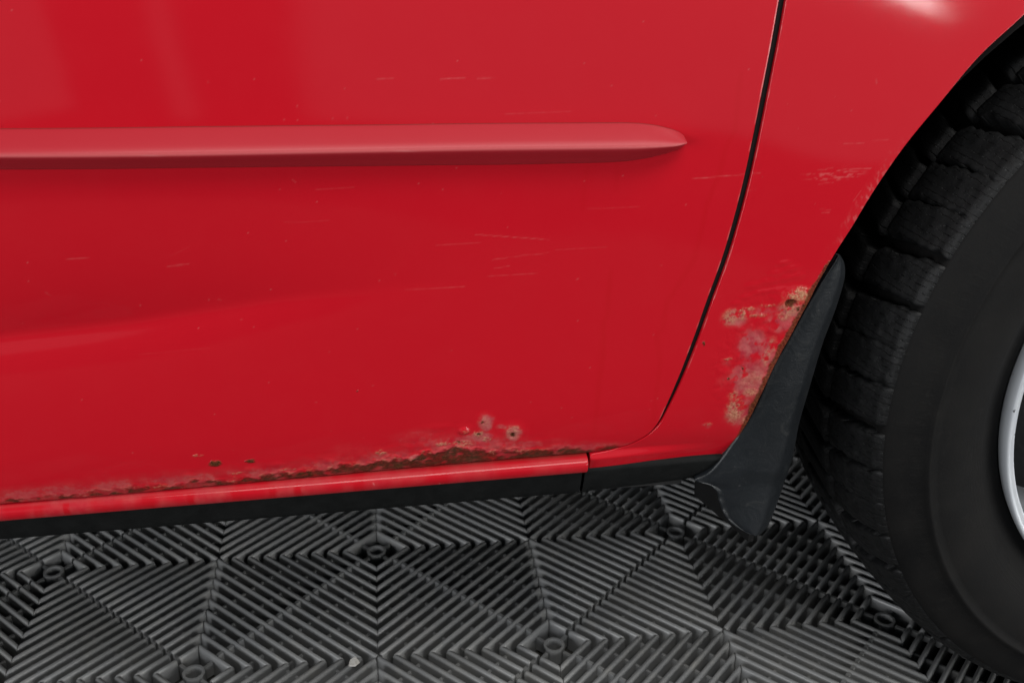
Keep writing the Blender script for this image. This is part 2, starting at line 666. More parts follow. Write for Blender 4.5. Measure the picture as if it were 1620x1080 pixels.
TILE_M = Matrix.Translation((U0[0], U0[1], 0)) @ Matrix.Rotation(TILE_ANG, 4, 'Z')
for t in sorted(set(ribs) | set(bars)):
    te = empty("floor_tile", (0, 0, 0), floor)
    c0 = Vector((t[0] * 0.4 + 0.2, t[1] * 0.4, 0))
    te.matrix_local = TILE_M @ Matrix.Translation(c0)
    rest = Geo()
    for i, (u, v, ang, key) in enumerate(ribs.get(t, [])):
        if (t, i) in single:
            o = bpy.data.objects.new("rib", rib_mesh(key))
            COL.objects.link(o)
            o.parent = te
            o.location = (u - c0.x, v - c0.y, 0)
            o.rotation_euler = (0, 0, ang)
        else:
            vs, fs = rib_geo(*key)
            ca, sa = math.cos(ang), math.sin(ang)
            rest.add([(u - c0.x + ca * x - sa * y, v - c0.y + sa * x + ca * y, z) for x, y, z in vs], fs)
    if rest.f:
        o = link("rib_field", rest.mesh("rib_field"), M_TILE, te)
        o.data.polygons.foreach_set('use_smooth', np.array([len(f_) == 4 for f_ in rest.f]))
        o["kind"] = "stuff"
    if t in bars:
        g = bars[t]
        g.v = [(x - c0.x, y - c0.y, z) for x, y, z in g.v]
        link("tile_lattice", g.mesh("tile_lattice"), M_TILE, te, False)["kind"] = "stuff"

# ================================================================== the car
car = empty("car", (0, 0, 0))
car["label"] = "red car with rusty lower door edge, silver wheel and black mudflap"
car["category"] = "car"

# ---- panel edges, measured on the photograph, as (x, zeta)
GAP_PX = [(1252, -80, 10), (1238, 0, 10), (1225.6, 70, 10), (1212, 140, 10), (1198, 210, 10), (1183, 280, 10), (1165, 350, 9.6), (1147, 410, 9.4),
          (1124, 473, 9), (1100, 540, 8.5), (1075.5, 601.5, 7.2), (1055, 646, 6), (1043, 668.6, 5), (1030.7, 683, 4), (1002, 700, 3.2),
          (969.6, 710, 3), (931, 716.3, 3)]


def resample(p, n=500):
    p = np.asarray(p, float)
    d = np.concatenate([[0], np.cumsum(np.linalg.norm(np.diff(p[:, :2], axis=0), axis=1))])
    # Catmull-Rom through the points
    out = []
    s = np.linspace(0, d[-1], n)
    tang = np.gradient(p, d, axis=0)
    for q in range(p.shape[1]):
        i = np.clip(np.searchsorted(d, s, 'right') - 1, 0, len(d) - 2)
        h = d[i + 1] - d[i]
        t = (s - d[i]) / h
        out.append((2 * t**3 - 3 * t**2 + 1) * p[i, q] + (t**3 - 2 * t**2 + t) * h * tang[i, q]
                   + (-2 * t**3 + 3 * t**2) * p[i + 1, q] + (t**3 - t**2) * h * tang[i + 1, q])
    return np.stack(out, -1)


gp = resample(GAP_PX, 240)
gw = np.array([side(u, v) for u, v, _ in gp])
gx, gz = gw[:, 0], gw[:, 2] - SLOPE * gw[:, 0]
hw = gp[:, 2] * 0.5 * 0.000315 + 0.0005 * np.clip((gp[:, 2] - 3) / 4, 0.25, 1)
tx, tz = np.gradient(gx), np.gradient(gz)
tl = np.hypot(tx, tz)
nx, nz = tz / tl, -tx / tl                       # one side of the gap
sg = np.sign(nx[0])
door_x, door_z = gx - sg * nx * hw, gz - sg * nz * hw
fen_x, fen_z = gx + sg * nx * hw, gz + sg * nz * hw


def mono(x, z):
    o = np.argsort(z)
    return z[o], x[o]


DZ, DX = mono(door_x, door_z)
FZ, FX = mono(fen_x, fen_z)
Z_DOOR_B = float(DZ[0])
ARCH_PX = [(1700, -60), (1620, 23), (1550, 88), (1486.7, 163), (1426.7, 236.7), (1375, 313), (1346.7, 360), (1323, 397), (1303, 431), (1284, 466),
           (1256, 520), (1227, 574), (1203, 625), (1179.5, 672), (1158, 702), (1140, 719), (1134, 722)]
ap = resample(ARCH_PX, 200)
aw = np.array([side(u, v) for u, v in ap])
AZ, AX = mono(aw[:, 0], aw[:, 2] - SLOPE * aw[:, 0])


# ---- surface wear
def warp(x, z, amt=0.0018, s=130, seed=0):
    return x + amt * fbm(x, z, s, 3, seed), z + amt * fbm(x, z, s, 3, seed + 7)


def near_rows(Zp, z0, z1, margin):
    i = np.nonzero((Zp[:, ::40].max(1) > min(z0, z1) - margin - 0.004) & (Zp[:, ::40].min(1) < max(z0, z1) + margin + 0.004))[0]
    return slice(i[0], i[-1] + 1) if len(i) else slice(0, 0)


def blob(X, Zp, u, v, ru, rv, ang=0.0, soft=0.5):
    p = side(u, v)
    ru, rv = ru * 0.000315, rv * 0.000335
    c, s = math.cos(ang), math.sin(ang)
    out = np.zeros(X.shape)
    q = near_rows(Zp, p[2], p[2], 2 * max(ru, rv))
    dx, dz = X[q] - p[0], Zp[q] - p[2]
    d = np.hypot((c * dx + s * dz) / ru, (-s * dx + c * dz) / rv)
    out[q] = smooth(1 + soft, 1 - soft, d)
    return out


def line_mask(X, Zp, pts, width):
    w = [side(u, v) for u, v in pts]
    best = np.full(X.shape, 9.0)
    for a, b in zip(w[:-1], w[1:]):
        ax, az, bx, bz = a[0], a[2], b[0], b[2]
        L2 = (bx - ax) ** 2 + (bz - az) ** 2
        q = near_rows(Zp, az, bz, 2 * width * 0.000315)
        Xq, Zq = X[q], Zp[q]
        t = np.clip(((Xq - ax) * (bx - ax) + (Zq - az) * (bz - az)) / L2, 0, 1)
        best[q] = np.minimum(best[q], np.hypot(Xq - ax - t * (bx - ax), Zq - az - t * (bz - az)))
    return np.clip(1.5 - best / (width * 0.000315), 0, 1)


SCRATCHES = [((597, 126), (622, 124), .7), ((697, 126), (735, 123), .9), ((755, 124), (783, 123), .9), ((265, 421), (298, 418), .9),
             ((105, 410), (142, 408), .6), ((752, 371), (868, 379), .7), ((778, 411), (828, 404), .6), ((782, 424), (806, 421), .5),
             ((770, 437), (850, 432), .4), ((640, 458), (735, 453), .5), ((820, 405), (868, 400), .4), ((1095, 283), (1177, 276), .9),
             ((1178, 276), (1203, 273), .9), ((1183, 301), (1196, 300), .8), ((1335, 228), (1367, 226), .6), ((1380, 223), (1405, 222), .5),
             ((1330, 269), (1378, 266), .8), ((1335, 273), (1372, 270), .6), ((1295, 291), (1318, 289), .7), ((1300, 285), (1340, 280), .4),
             ((1297, 331), (1314, 332), .5), ((1300, 336), (1312, 336), .5), ((72, 462), (80, 468), .9), ((800, 180), (902, 176), .35),
             ((1386, 126), (1387, 132), .8), ((462, 284), (467, 288), .7), ((270, 405), (300, 390), .15), ((500, 300), (560, 296), .3),
             ((690, 388), (760, 384), .35), ((930, 330), (1010, 327), .3), ((880, 395), (960, 391), .25), ((215, 560), (330, 551), .15),
             ((450, 352), (520, 349), .25), ((345, 473), (350, 475), .8), ((1350, 318), (1362, 302), .5), ((1368, 322), (1378, 306), .4)]
SPECKS = [(913, 442), (1046, 420), (222, 483), (330, 474), (382, 505), (565, 520), (425, 605), (600, 444), (625, 434), (1085, 324), (914, 441),
          (1347, 175), (330, 130), (470, 168), (527, 188), (550, 187), (450, 190), (470, 190), (700, 300), (722, 266), (925, 287), (130, 632),
          (340, 655), (210, 716), (500, 636), (590, 610), (1058, 672), (1040, 630), (1120, 690), (888, 645), (905, 660), (840, 636)]
DARKS = [(565, 618, 1.8, 1.8), (1113, 543, 1.6, 4.5), (340, 733, 10, 6), (396, 729, 7, 4)]


def wear(X, Zp, part):
    A = {k: np.zeros(X.shape) for k in ('peel', 'tan', 'rust', 'dirt', 'scr', 'streak')}
    disp = np.zeros(X.shape)
    xw, zw = warp(X, Zp)
    xf, zf = warp(X, Zp, 0.0012, 420, 3)
    n_hi = fbm(X, Zp, 520, 4, 1)
    n_md = fbm(X, Zp, 150, 4, 2)
    n_lo = fbm(X, Zp, 45, 3, 5)
    n_scr = np.clip(0.65 + 0.9 * fbm(X, Zp, 260, 2, 9), 0.1, 1)
    for a, b, s in SCRATCHES:
        m_ = line_mask(X, Zp, [a, b], 0.9) * s * 0.15 * n_scr
        A['scr'] = np.maximum(A['scr'], m_)
    for (u, v) in SPECKS:
        A['scr'] = np.maximum(A['scr'], blob(X, Zp, u, v, 1.1, 1.1, 0, 0.6) * 0.12)
    for (u, v, ru, rv) in DARKS:
        A['rust'] = np.maximum(A['rust'], blob(xf, zf, u, v, ru, rv, 0, 0.35))
    if part == 'door':
        h = (zeta(X, Zp) - Z_DOOR_B) / 0.000335           # height over the door edge, in photo pixels
        us = np.array([-300, 0, 90, 150, 250, 330, 420, 480, 560, 620, 665, 690, 720, 745, 770, 800, 830, 870, 930, 1000, 1060])
        wx = np.array([side(u, 720)[0] for u in us])
        dh = np.interp(X, wx, [5, 6, 6, 7, 8, 8, 10, 13, 17, 18, 22, 30, 36, 26, 17, 17, 15, 12, 9, 4, 2])
        ph = np.interp(X, wx, [30, 34, 38, 40, 40, 38, 38, 42, 48, 52, 62, 70, 74, 72, 76, 64, 48, 36, 28, 18, 6])
        hn = h + 13 * n_md + 9 * fbm(X, Zp, 60, 3, 12) + 5 * n_hi
        A['dirt'] = smooth(dh + 4, dh - 3, hn) * np.clip(0.92 + 0.4 * n_hi, 0.5, 1)
        haze = smooth(ph * 1.15, ph * 0.55, h + 8 * n_md) * smooth(-0.05, 0.4, n_lo * 0.8 + 0.35)
        A['peel'] = haze * 0.50
        dk = smooth(dh + 16, dh + 4, hn) * smooth(0.0, 0.12, fbm(X, Zp, 75, 3, 21))
        A['streak'] = np.maximum(A['streak'], dk * 0.9)
        edge = np.exp(-((hn - dh - 3) / 3.5) ** 2) * smooth(0.02, 0.25, fbm(X, Zp, 190, 3, 14))
        A['tan'] = 0.55 * edge * np.interp(X, wx, [.2, .25, .3, .4, .5, .6, .7, .8, .9, 1, 1, 1, 1, 1, 1, 1, .8, .5, .3, .1, 0])
        for (u, v, ru, rv, s) in [(768, 668, 13, 17, .85), (762, 690, 22, 11, .8), (735, 694, 22, 9, .6), (812, 684, 15, 15, .85), (690, 700, 26, 9, .45),
                                  (660, 692, 42, 16, .30), (795, 674, 12, 4, .5), (840, 702, 26, 9, .45), (590, 722, 30, 8, .35), (655, 724, 12, 8, .8),
                                  (880, 700, 30, 10, .25), (560, 712, 40, 16, .18)]:
            A['peel'] = np.maximum(A['peel'], s * blob(xw, zw, u, v, ru, rv, 0, 0.5))
        for (u, v, ru, rv, s) in [(757, 686, 8, 6, .8), (768, 694, 9, 4, .7), (812, 679, 12, 7, .55), (812, 684, 13, 12, .30), (602, 715, 9, 4, .9), (657, 725, 6, 3, .9),
                                  (765, 668, 9, 11, .25), (730, 699, 16, 3, .6), (700, 702, 14, 3, .6), (737, 703, 12, 3, .5), (735, 682, 8, 4, .3), (312, 720, 8, 2, .5),
                                  (375, 748, 10, 2, .5), (250, 770, 12, 2, .5), (455, 742, 12, 2, .5), (740, 733, 10, 3, .6), (690, 732, 8, 3, .5)]:
            k = blob(xf, zf, u, v, ru, rv, 0, 0.6) * smooth(-0.22, 0.12, n_hi)
            A['tan'] = np.maximum(A['tan'], s * k)
        for (u, v, ru, rv) in [(811, 687, 5, 4.5), (763, 667, 2.5, 2.5), (757, 685, 2.5, 2), (726, 697, 3, 2)]:
            A['rust'] = np.maximum(A['rust'], blob(xf, zf, u, v, ru, rv, 0, 0.4))
        A['dirt'] *= 0.35 + 0.65 * smooth(-0.16, 0.06, fbm(X, Zp * 1.6, 110, 4, 77) + 0.10 * np.interp(X, wx, [-1, -1, -1, -.5, -.5, 0, 0, .5, .8, 1, 1.5, 2, 2, 1.5, 1, 1, 1, .5, 0, 0, 0]))
        A['rust'] = np.maximum(A['rust'], A['dirt'] * smooth(0.10, 0.45, fbm(X, Zp, 230, 3, 17)) * 0.75)
        # blisters and flaking
        reg = smooth(ph * 1.5, ph * 0.7, h) * np.interp(X, wx, [.15, .2, .25, .3, .35, .5, .7, .8, .9, 1, 1, 1, 1, 1, 1, 1, .7, .45, .2, .05, 0])
        disp += reg * (0.0007 * np.abs(fbm(X, Zp, 85, 2, 31)) + 0.00018 * np.maximum(0, fbm(X, Zp, 260, 2, 33)))
        disp += 0.0005 * smooth(0.5, 0.0, np.abs(hn - dh - 5) / 12) * np.interp(X, wx, [.2, .3, .3, .4, .5, .5, .6, .8, .9, 1, 1, 1, 1, 1, 1, .9, .7, .4, .2, 0, 0])
        disp += 0.0009 * blob(X, Zp, 734, 681, 9, 6) + 0.0008 * blob(X, Zp, 812, 684, 18, 17, 0, .8) - 0.0014 * blob(X, Zp, 811, 687, 5, 4.5)
        disp += 0.0006 * blob(X, Zp, 766, 668, 13, 15, 0, .8) + 0.0007 * blob(X, Zp, 655, 724, 11, 8, 0, .8) + 0.00022 * blob(X, Zp, 690, 676, 24, 6, 0, .9)
        disp -= 0.0005 * A['dirt'] * (0.6 + n_md)
        for (u, v) in [(398, 742), (300, 752), (520, 728), (880, 706), (440, 735), (700, 712), (790, 705)]:
            disp += 0.0004 * blob(X, Zp, u, v, 9, 5, 0, .8)
        for pts, s in [([(1172, 118), (1166, 170), (1163, 205), (1148, 235), (1140, 270), (1120, 320), (1106, 380), (1099, 410), (1080, 440), (1055, 480),
                         (1049, 520), (1039, 530), (1044, 570), (1036, 650), (1030, 676)], .75),
                       ([(966, 430), (961, 500), (955, 510), (955, 560), (948, 600), (940, 690)], .85),
                       ([(930, 262), (925, 290), (922, 330)], .5), ([(976, 262), (975, 300)], .45), ([(952, 520), (946, 620)], .4)]:
            A['streak'] = np.maximum(A['streak'], s * line_mask(X + 0.0007 * n_md, Zp, pts, 4.5))
    else:
        # patch of bubbled paint behind the mudflap
        de = (np.interp(zeta(X, Zp), AZ, AX) - X) / 0.000315      # pixels in from the wheel arch edge
        vv = 540 + 0 * X
        for (u, v, ru, rv, s) in [(1163, 503, 23, 16, .75), (1205, 492, 30, 7, .45), (1190, 545, 26, 28, .85), (1186, 600, 36, 36, .88), (1214, 565, 18, 34, .75),
                                  (1235, 510, 26, 18, .7), (1252, 492, 26, 14, .8), (1170, 650, 26, 32, .7), (1205, 620, 24, 26, .65), (1175, 690, 18, 14, .22),
                                  (1118, 672, 9, 5, .5), (1155, 572, 14, 10, .35), (1142, 605, 12, 14, .25)]:
            A['peel'] = np.maximum(A['peel'], s * blob(xw, zw, u, v, ru, rv, 0, 0.55) * smooth(-0.45, -0.05, n_md))
        for (u, v, ru, rv, s) in [(1264, 466, 22, 11, .95), (1250, 486, 17, 13, .60), (1172, 497, 12, 9, .8), (1155, 502, 12, 12, .6), (1186, 489, 10, 3, .6),
                                  (1215, 483, 12, 2.5, .6), (1196, 499, 16, 3, .6), (1240, 500, 12, 7, .5), (1163, 648, 14, 22, .75), (1187, 620, 12, 7, .6),
                                  (1160, 625, 8, 9, .5), (1212, 565, 5, 14, .6), (1222, 545, 7, 12, .4), (1187, 600, 22, 18, .22), (1120, 671, 7, 3, .45), (1152, 568, 8, 2, .6),
                                  (1178, 665, 7, 9, .6), (1200, 597, 10, 5, .4)]:
            k = blob(xf, zf, u, v, ru, rv, 0, 0.65) * smooth(-0.30, 0.10, 0.55 * n_hi + 0.7 * n_md)
            A['tan'] = np.maximum(A['tan'], s * k)
        for (u, v, ru, rv) in [(1250, 479, 10, 7)]:
            A['rust'] = np.maximum(A['rust'], 0.9 * blob(xf, zf, u, v, ru, rv, 0.4, 0.3))
        for (u, v, r_) in [(1176, 582, 2), (1153, 598, 2), (1272, 483, 5), (1262, 488, 4)]:
            A['rust'] = np.maximum(A['rust'], blob(xf, zf, u, v, r_, r_))
        zz_ = [side(1200, v)[2] for v in (730, 690, 640, 600, 560, 520, 480, 455, 430, 410)]
        ew = np.interp(Zp, zz_, [0, 3, 10, 8, 10, 9, 8, 9, 4, 0])
        A['rust'] = np.maximum(A['rust'], smooth(ew + 3, ew - 2, de + 5 * n_md + 3 * n_hi) * (ew > 0.5) * 0.85)
        A['dirt'] = np.maximum(A['dirt'], 0.6 * blob(xw, zw, 1200, 640, 18, 24, -0.5, 0.6))
        reg = np.maximum(blob(X, Zp, 1205, 560, 75, 115, -0.35, 0.4), 0)
        disp += reg * (0.0007 * np.abs(fbm(X, Zp, 110, 3, 41)) + 0.0002 * np.maximum(0, fbm(X, Zp, 300, 2, 43)))
        for (u, v, a_, b_) in [(1228, 433, 9, 4), (1252, 425, 10, 4), (1218, 445, 12, 4), (1245, 440, 8, 4), (1190, 452, 9, 4), (1205, 462, 12, 3), (1262, 436, 7, 4),
                               (1228, 458, 9, 3), (1180, 470, 8, 3), (1240, 416, 8, 3), (1165, 480, 6, 3), (1205, 505, 9, 7), (1225, 512, 10, 8), (1200, 565, 8, 7),
                               (1238, 520, 8, 8), (1195, 520, 10, 7), (1176, 560, 8, 6)]:
            disp += 0.00022 * blob(X, Zp, u, v, a_ * 1.2, b_ * 1.3, 0.2, 0.9)
        disp += 0.0009 * blob(X, Zp, 1258, 474, 28, 18, 0, .8) - 0.0020 * blob(X, Zp, 1250, 479, 9, 6)
        rub = smooth(26, 2, de) * np.interp(Zp, [side(1340, v)[2] for v in (420, 380, 340, 300, 250, 210)], [0, .2, .55, .6, .3, 0])
        A['scr'] = np.maximum(A['scr'], rub * smooth(0.05, 0.45, fbm(X * 1.7 + Zp * 1.1, Zp * 0.5 - X * 0.8, 240, 3, 51)) * 0.4)
        A['peel'] = np.maximum(A['peel'], rub * 0.25)
        A['scr'] = np.maximum(A['scr'], 0.16 * blob(X, Zp, 1320, 276, 45, 9, 0.05) * smooth(0.0, 0.4, fbm(X * 0.3, Zp, 700, 3, 53)))
        # chipped edge beside the door gap
        dg = (X - np.interp(zeta(X, Zp), FZ, FX)) / 0.000315
        A['scr'] = np.maximum(A['scr'], 0.22 * smooth(1.6, 0.3, dg) * smooth(0.0, 0.3, fbm(X, Zp, 120, 3, 55)) * (zeta(X, Zp) > Z_DOOR_B + 0.05))
    if part == 'door':
        dg = (np.interp(zeta(X, Zp), DZ, DX) - X) / 0.000315
        A['scr'] = np.maximum(A['scr'], 0.25 * smooth(1.6, 0.4, dg) * smooth(0.05, 0.3, fbm(X, Zp, 90, 3, 56)) * (zeta(X, Zp) > Z_DOOR_B + 0.02))
    # scattered dust
    pts = rng.random(X.shape)
    A['scr'] = np.maximum(A['scr'], np.where(pts > 0.9998, 0.04 + 0.14 * rng.random(X.shape), 0))
    crisp = smooth(0.30, 0.52, A['peel'] + 0.38 * n_hi + 0.30 * n_md)
    A['peel'] = A['peel'] * (0.45 + 0.75 * crisp)
    A = {k: np.clip(a, 0, 1) for k, a in A.items()}
    return A, disp


def panel(name, rows, left, right, n_dense, offs, part, lead=None, roll_l=False, roll_r=False, roll_b=False, lip=0.012):
    """Curved sheet-metal panel; rows are zeta values, left/right give x per row."""
    xl, xr = left(rows), right(rows)
    s = np.linspace(0, 1, n_dense)
    X = xl[:, None] + (xr - xl)[:, None] * s[None, :]
    if lead is not None:
        X = np.concatenate([np.repeat(lead[None, :], len(rows), 0), X], 1)
    Zp = rows[:, None] + SLOPE * X
    A, disp = wear(X, Zp, part)
    Yp = -(offs(X, Zp) + disp)
    P = np.stack([X, Yp, Zp], -1)
    STEP = [(0.00015, 0.0001), (0.0003, 0.0004), (0.0003, 0.0020), (0.0001, lip)]

    def pad(axis, first):
        nonlocal P, A
        idx = 0 if first else -1
        e = np.take(P, idx, axis)
        t = np.gradient(e, axis=0)
        L = np.hypot(t[:, 0], t[:, 2]) + 1e-12
        n_ = np.stack([t[:, 2] / L, 0 * L, -t[:, 0] / L], -1)
        inner = np.take(P, 1 if first else -2, axis)
        if np.mean(np.sum((e - inner) * n_, 1)) < 0:
            n_ = -n_
        new = [e + n_ * a + np.array([0, b, 0]) for a, b in STEP]
        if first:
            new = new[::-1]
        ext = np.stack(new, axis)
        P = np.concatenate([ext, P] if first else [P, ext], axis)
        for k in A:
            ea = np.repeat(np.expand_dims(np.take(A[k], idx, axis), axis), 4, axis) * (0.15 if k == 'scr' else 1.0)
            A[k] = np.concatenate([ea, A[k]] if first else [A[k], ea], axis)
    if roll_r:
        pad(1, False)
    if roll_l:
        pad(1, True)
    if roll_b:
        pad(0, True)
    return grid_mesh(name, P, A)


door_rows = np.concatenate([np.linspace(Z_DOOR_B, 0.300, 190), np.linspace(0.3006, 0.515, 340), np.linspace(0.52, 0.62, 16)])
me = panel("door", door_rows, lambda r: np.full(len(r), -0.235), lambda r: np.interp(r, DZ, DX), 620, off, 'door',
           lead=np.linspace(-0.55, -0.24, 16), roll_r=True, roll_b=True)
door = link("door", me, M_PAINT, car)

Z_FEN_B = zeta(*side(1000, 733)[[0, 2]])
fen_rows = np.concatenate([np.linspace(Z_FEN_B, Z_DOOR_B + 0.004, 70), np.linspace(Z_DOOR_B + 0.0045, 0.38, 260), np.linspace(0.3807, 0.515, 190), np.linspace(0.518, 0.60, 24)])
x_cut = side(931, 722)[0] + 0.0006
me = panel("front_fender", fen_rows, lambda r: np.where(r < FZ[0], x_cut, np.interp(r, FZ, FX)), lambda r: np.interp(r, AZ, AX), 380, fender_off, 'fender',
           roll_l=True, roll_r=True, roll_b=True, lip=0.014)
fender = link("front_fender", me, M_PAINT, car)
fender["label"] = "red fender with a patch of bubbled rust beside the mudflap"
door["label"] = "red door with rust and flaking paint along its lower edge"

# dark body behind the panel gaps
g = Geo()
g.box(-0.55, 0.20, 0.0135, 0.030, 0.232, 0.62)
link("inner_body", g.mesh("inner_body"), M_SEAM, car, False)

# black strip added to darken the gap between door and fender
P = []
for k in range(len(gx)):
    n2 = np.array([nx[k], nz[k]]) * sg
    ring = []
    for q, dep in ((-1.3, 0.0040), (-0.6, 0.0022), (0.0, 0.0018), (0.6, 0.0022), (1.3, 0.0040)):
        x, ze = gx[k] + n2[0] * (hw[k] + 0.0006) * q, gz[k] + n2[1] * (hw[k] + 0.0006) * q
        z = ze + SLOPE * x
        ring.append((x, -float(off(x, z)) + dep, z))
    P.append(ring)
link("gap_shade_strip", grid_mesh("gap_shade_strip", np.array(P)), M_SEAM, car)

# ---- side moulding on the door
xs = np.concatenate([[side(-900, 215)[0], side(-400, 210)[0]], [side(u, 205)[0] for u in np.linspace(-150, 960, 46)], [side(u, 205)[0] for u in np.linspace(970, 1081.5, 44)]])
tp = [(-900, 214), (0, 204), (300, 201), (600, 198), (900, 195), (985, 194.6), (1009, 195.3), (1030, 197.6), (1044, 200), (1064.6, 205.4), (1075, 209.5), (1080, 213), (1082, 216.5)]
rp = [(-900, 250), (0, 238), (300, 236), (600, 230.5), (900, 226.5), (1000, 225.5), (1060, 224), (1082, 221.2)]
bp = [(-900, 280), (0, 267), (300, 264.5), (600, 261.5), (800, 259.5), (900, 257.5), (960, 256), (992, 254), (1026.6, 248.6), (1054, 241.7), (1071.6, 236), (1079, 231.5), (1082, 228)]


def zline(pts):
    w = np.array([side(u, v) for u, v in pts])
    return np.interp(xs, w[:, 0], w[:, 2])


zt_, zr_, zb_ = zline(tp), zline(rp), zline(bp)
P = []
for i, x in enumerate(xs):
    full = np.clip((zt_[i] - zb_[i]) / 0.0195, 0, 1)
    H = 0.0125 * full ** 0.42
    sec = []
    for (f, h) in [(-0.02, -0.15), (-0.02, 0.07), (0.0, 0.13), (0.04, 0.18), (0.2, 0.36), (0.4, 0.57), (0.6, 0.77), (0.8, 0.94), (0.93, 1.0), (1.0, 1.0)]:
        z = zt_[i] + (zr_[i] - zt_[i]) * f
        sec.append((x, z, H * h))
    for (f, h) in [(0.08, 0.975), (0.18, 0.90), (0.4, 0.68), (0.6, 0.47), (0.8, 0.28), (0.95, 0.16), (1.0, 0.10), (1.0, -0.15)]:
        z = zr_[i] + (zb_[i] - zr_[i]) * f
        sec.append((x, z, H * h))
    P.append([(a, -float(off(a, b)) - c, b) for a, b, c in sec])
P = np.array(P)
end = P[-1:].copy()
end[:, :, 0] += 0.0006
end[:, :, 1] = -off(end[:, :, 0], end[:, :, 2]) + 0.0008
P = np.concatenate([P, end], 0)
xs = np.append(xs, xs[-1] + 0.0006)
na = {k: np.zeros(P.shape[:2]) for k in ('peel', 'tan', 'rust', 'dirt', 'scr', 'streak')}
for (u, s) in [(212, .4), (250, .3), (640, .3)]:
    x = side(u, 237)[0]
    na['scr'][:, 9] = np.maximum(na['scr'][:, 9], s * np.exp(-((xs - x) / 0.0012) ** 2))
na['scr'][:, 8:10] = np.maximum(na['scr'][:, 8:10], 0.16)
na['dirt'][:, 0:2] = 0.7
na['dirt'][:, -2:] = 0.75
o = link("side_moulding", grid_mesh("side_moulding", P, na), M_MOULD, door)
o["label"] = "faded red strip moulding with a pointed front end"

# ---- red sill strip below the door
x_sill = np.concatenate([np.linspace(-0.55, -0.24, 8), np.linspace(-0.235, side(926, 730)[0] - 0.0004, 420)])
SEC = [(-0.0130, 1.03), (-0.0040, 1.03), (-0.0022, 1.00), (-0.0004, 0.965), (0.0014, 0.91), (0.0028, 0.83), (0.0037, 0.72), (0.0040, 0.60), (0.0039, 0.45), (0.0034, 0.30),
       (0.0026, 0.16), (0.0016, 0.06), (0.0004, 0.01), (-0.0040, 0.0), (-0.0120, 0.0)]
o_ref = float(np.interp(Z_SILL_T, _zz, _oo))
P = np.zeros((len(x_sill), len(SEC), 3))
for j, (oo_, f) in enumerate(SEC):
    zz_ = Z_SILL_B + (Z_SILL_T - Z_SILL_B) * f + SLOPE * x_sill
    P[:, j, 0] = x_sill
    P[:, j, 1] = -(o_ref + 0.0030 + oo_) + 0.00012 * fbm(x_sill, zz_, 30, 2, 61)
    P[:, j, 2] = zz_
P = np.concatenate([P, P[-1:] * np.array([1, 0, 1]) + P[-1:] * np.array([0, 1, 0]) + np.array([0.0004, 0.0006, 0]), P[-1:] + np.array([0.0004, 0.012, 0])], 0)
sa = {k: np.zeros(P.shape[:2]) for k in ('peel', 'tan', 'rust', 'dirt', 'scr', 'streak')}
xx = P[:, :, 0]
for (u, w, s) in [(105, 5, .9), (238, 9, 1.), (306, 6, 1.), (380, 9, .9), (435, 6, .9), (475, 6, .8), (570, 9, .5), (700, 7, .4), (60, 8, .4)]:
    x = side(u, 790)[0]
    k = s * smooth(1.25, 0.75, np.abs(xx - x - 0.0008 * fbm(xx, P[:, :, 2], 300, 2, 3)) / (w * 0.000315))
    k[:, :5] = 0
    sa['streak'] = np.maximum(sa['streak'], np.clip(k * 1.9, 0, 1))
sa['peel'] = 0.40 * smooth(-0.3, 0.3, fbm(xx, P[:, :, 2], 40, 3, 65)) * np.interp(xx, [-0.22, -0.05, 0.12], [1, .7, .3]) * (1 - sa['streak'])
sa['scr'] = np.where(rng.random(xx.shape) > 0.9993, 0.3, 0) + 0.06 * (np.arange(len(SEC))[None, :] == 4)
sa['dirt'][:, :3] = 0.5
link("sill_strip", grid_mesh("sill_strip", P, sa, flip=False), M_SILL, car)

# ---- black rocker cover below the sill
def rocker(name, x0, x1, n, z_low, fade=None):
    xs_ = np.linspace(x0, x1, n)
    zt = Z_SILL_B + SLOPE * xs_ + 0.0004
    zl = z_low(xs_)
    P = []
    for (y, f) in [(0.016, 0.30), (0.0040, 0.08), (0.0022, -0.02), (0.0026, -0.12), (0.0042, -0.40), (0.0068, -0.75), (0.0085, -0.92), (0.0120, -1.0), (0.10, -0.90)]:
        z = zt + (zt - zl) * f
        P.append(np.stack([xs_, np.full(n, y) + 0.0003 * fbm(xs_, z, 40, 2, 70), z], -1))
    return grid_mesh(name, np.array(P), flip=True)


def z_low(x):
    p = np.array([at(u, v, 0.010) for u, v in [(-900, 918), (0, 854), (450, 818), (900, 781), (985, 771), (1040, 764), (1085, 758), (1110, 752), (1142, 738)]])
    return np.interp(x, p[:, 0], p[:, 2])


x_seam = at(922, 755, 0.004)[0]
link("rocker_cover", rocker("rocker_cover", -0.55, x_seam - 0.0008, 60, z_low), M_TRIM, car)
link("rocker_end_cap", rocker("rocker_end_cap", x_seam + 0.0008, at(1140, 735, 0.004)[0], 30, z_low), M_TRIM, car)  # end cap, extended forward to stand in for the shadow beside the mudflap
g = Geo()
g.box(-0.55, 0.185, 0.0175, 0.10, 0.2155, 0.2312)
g.box(-0.90, 0.22, 0.10, 1.50, 0.205, 0.260)
g.box(0.22, 1.20, 0.34, 1.50, 0.205, 0.60)
g.box(0.22, 1.20, 0.012, 0.34, 0.61, 0.64)
link("underbody", g.mesh("underbody"), M_UNDER, car, False)

# ---- wheel arch liner
P = []
for (r, y) in [(0.322, 0.016), (0.332, 0.024), (0.338, 0.06), (0.338, 0.20), (0.338, 0.335)]:
    P.append([(WX + r * math.cos(t), y, WZ + r * math.sin(t) - 0.02) for t in np.radians(np.linspace(-10, 189, 60))])
link("wheel_arch_liner", grid_mesh("wheel_arch_liner", np.array(P)), M_LINER, car)

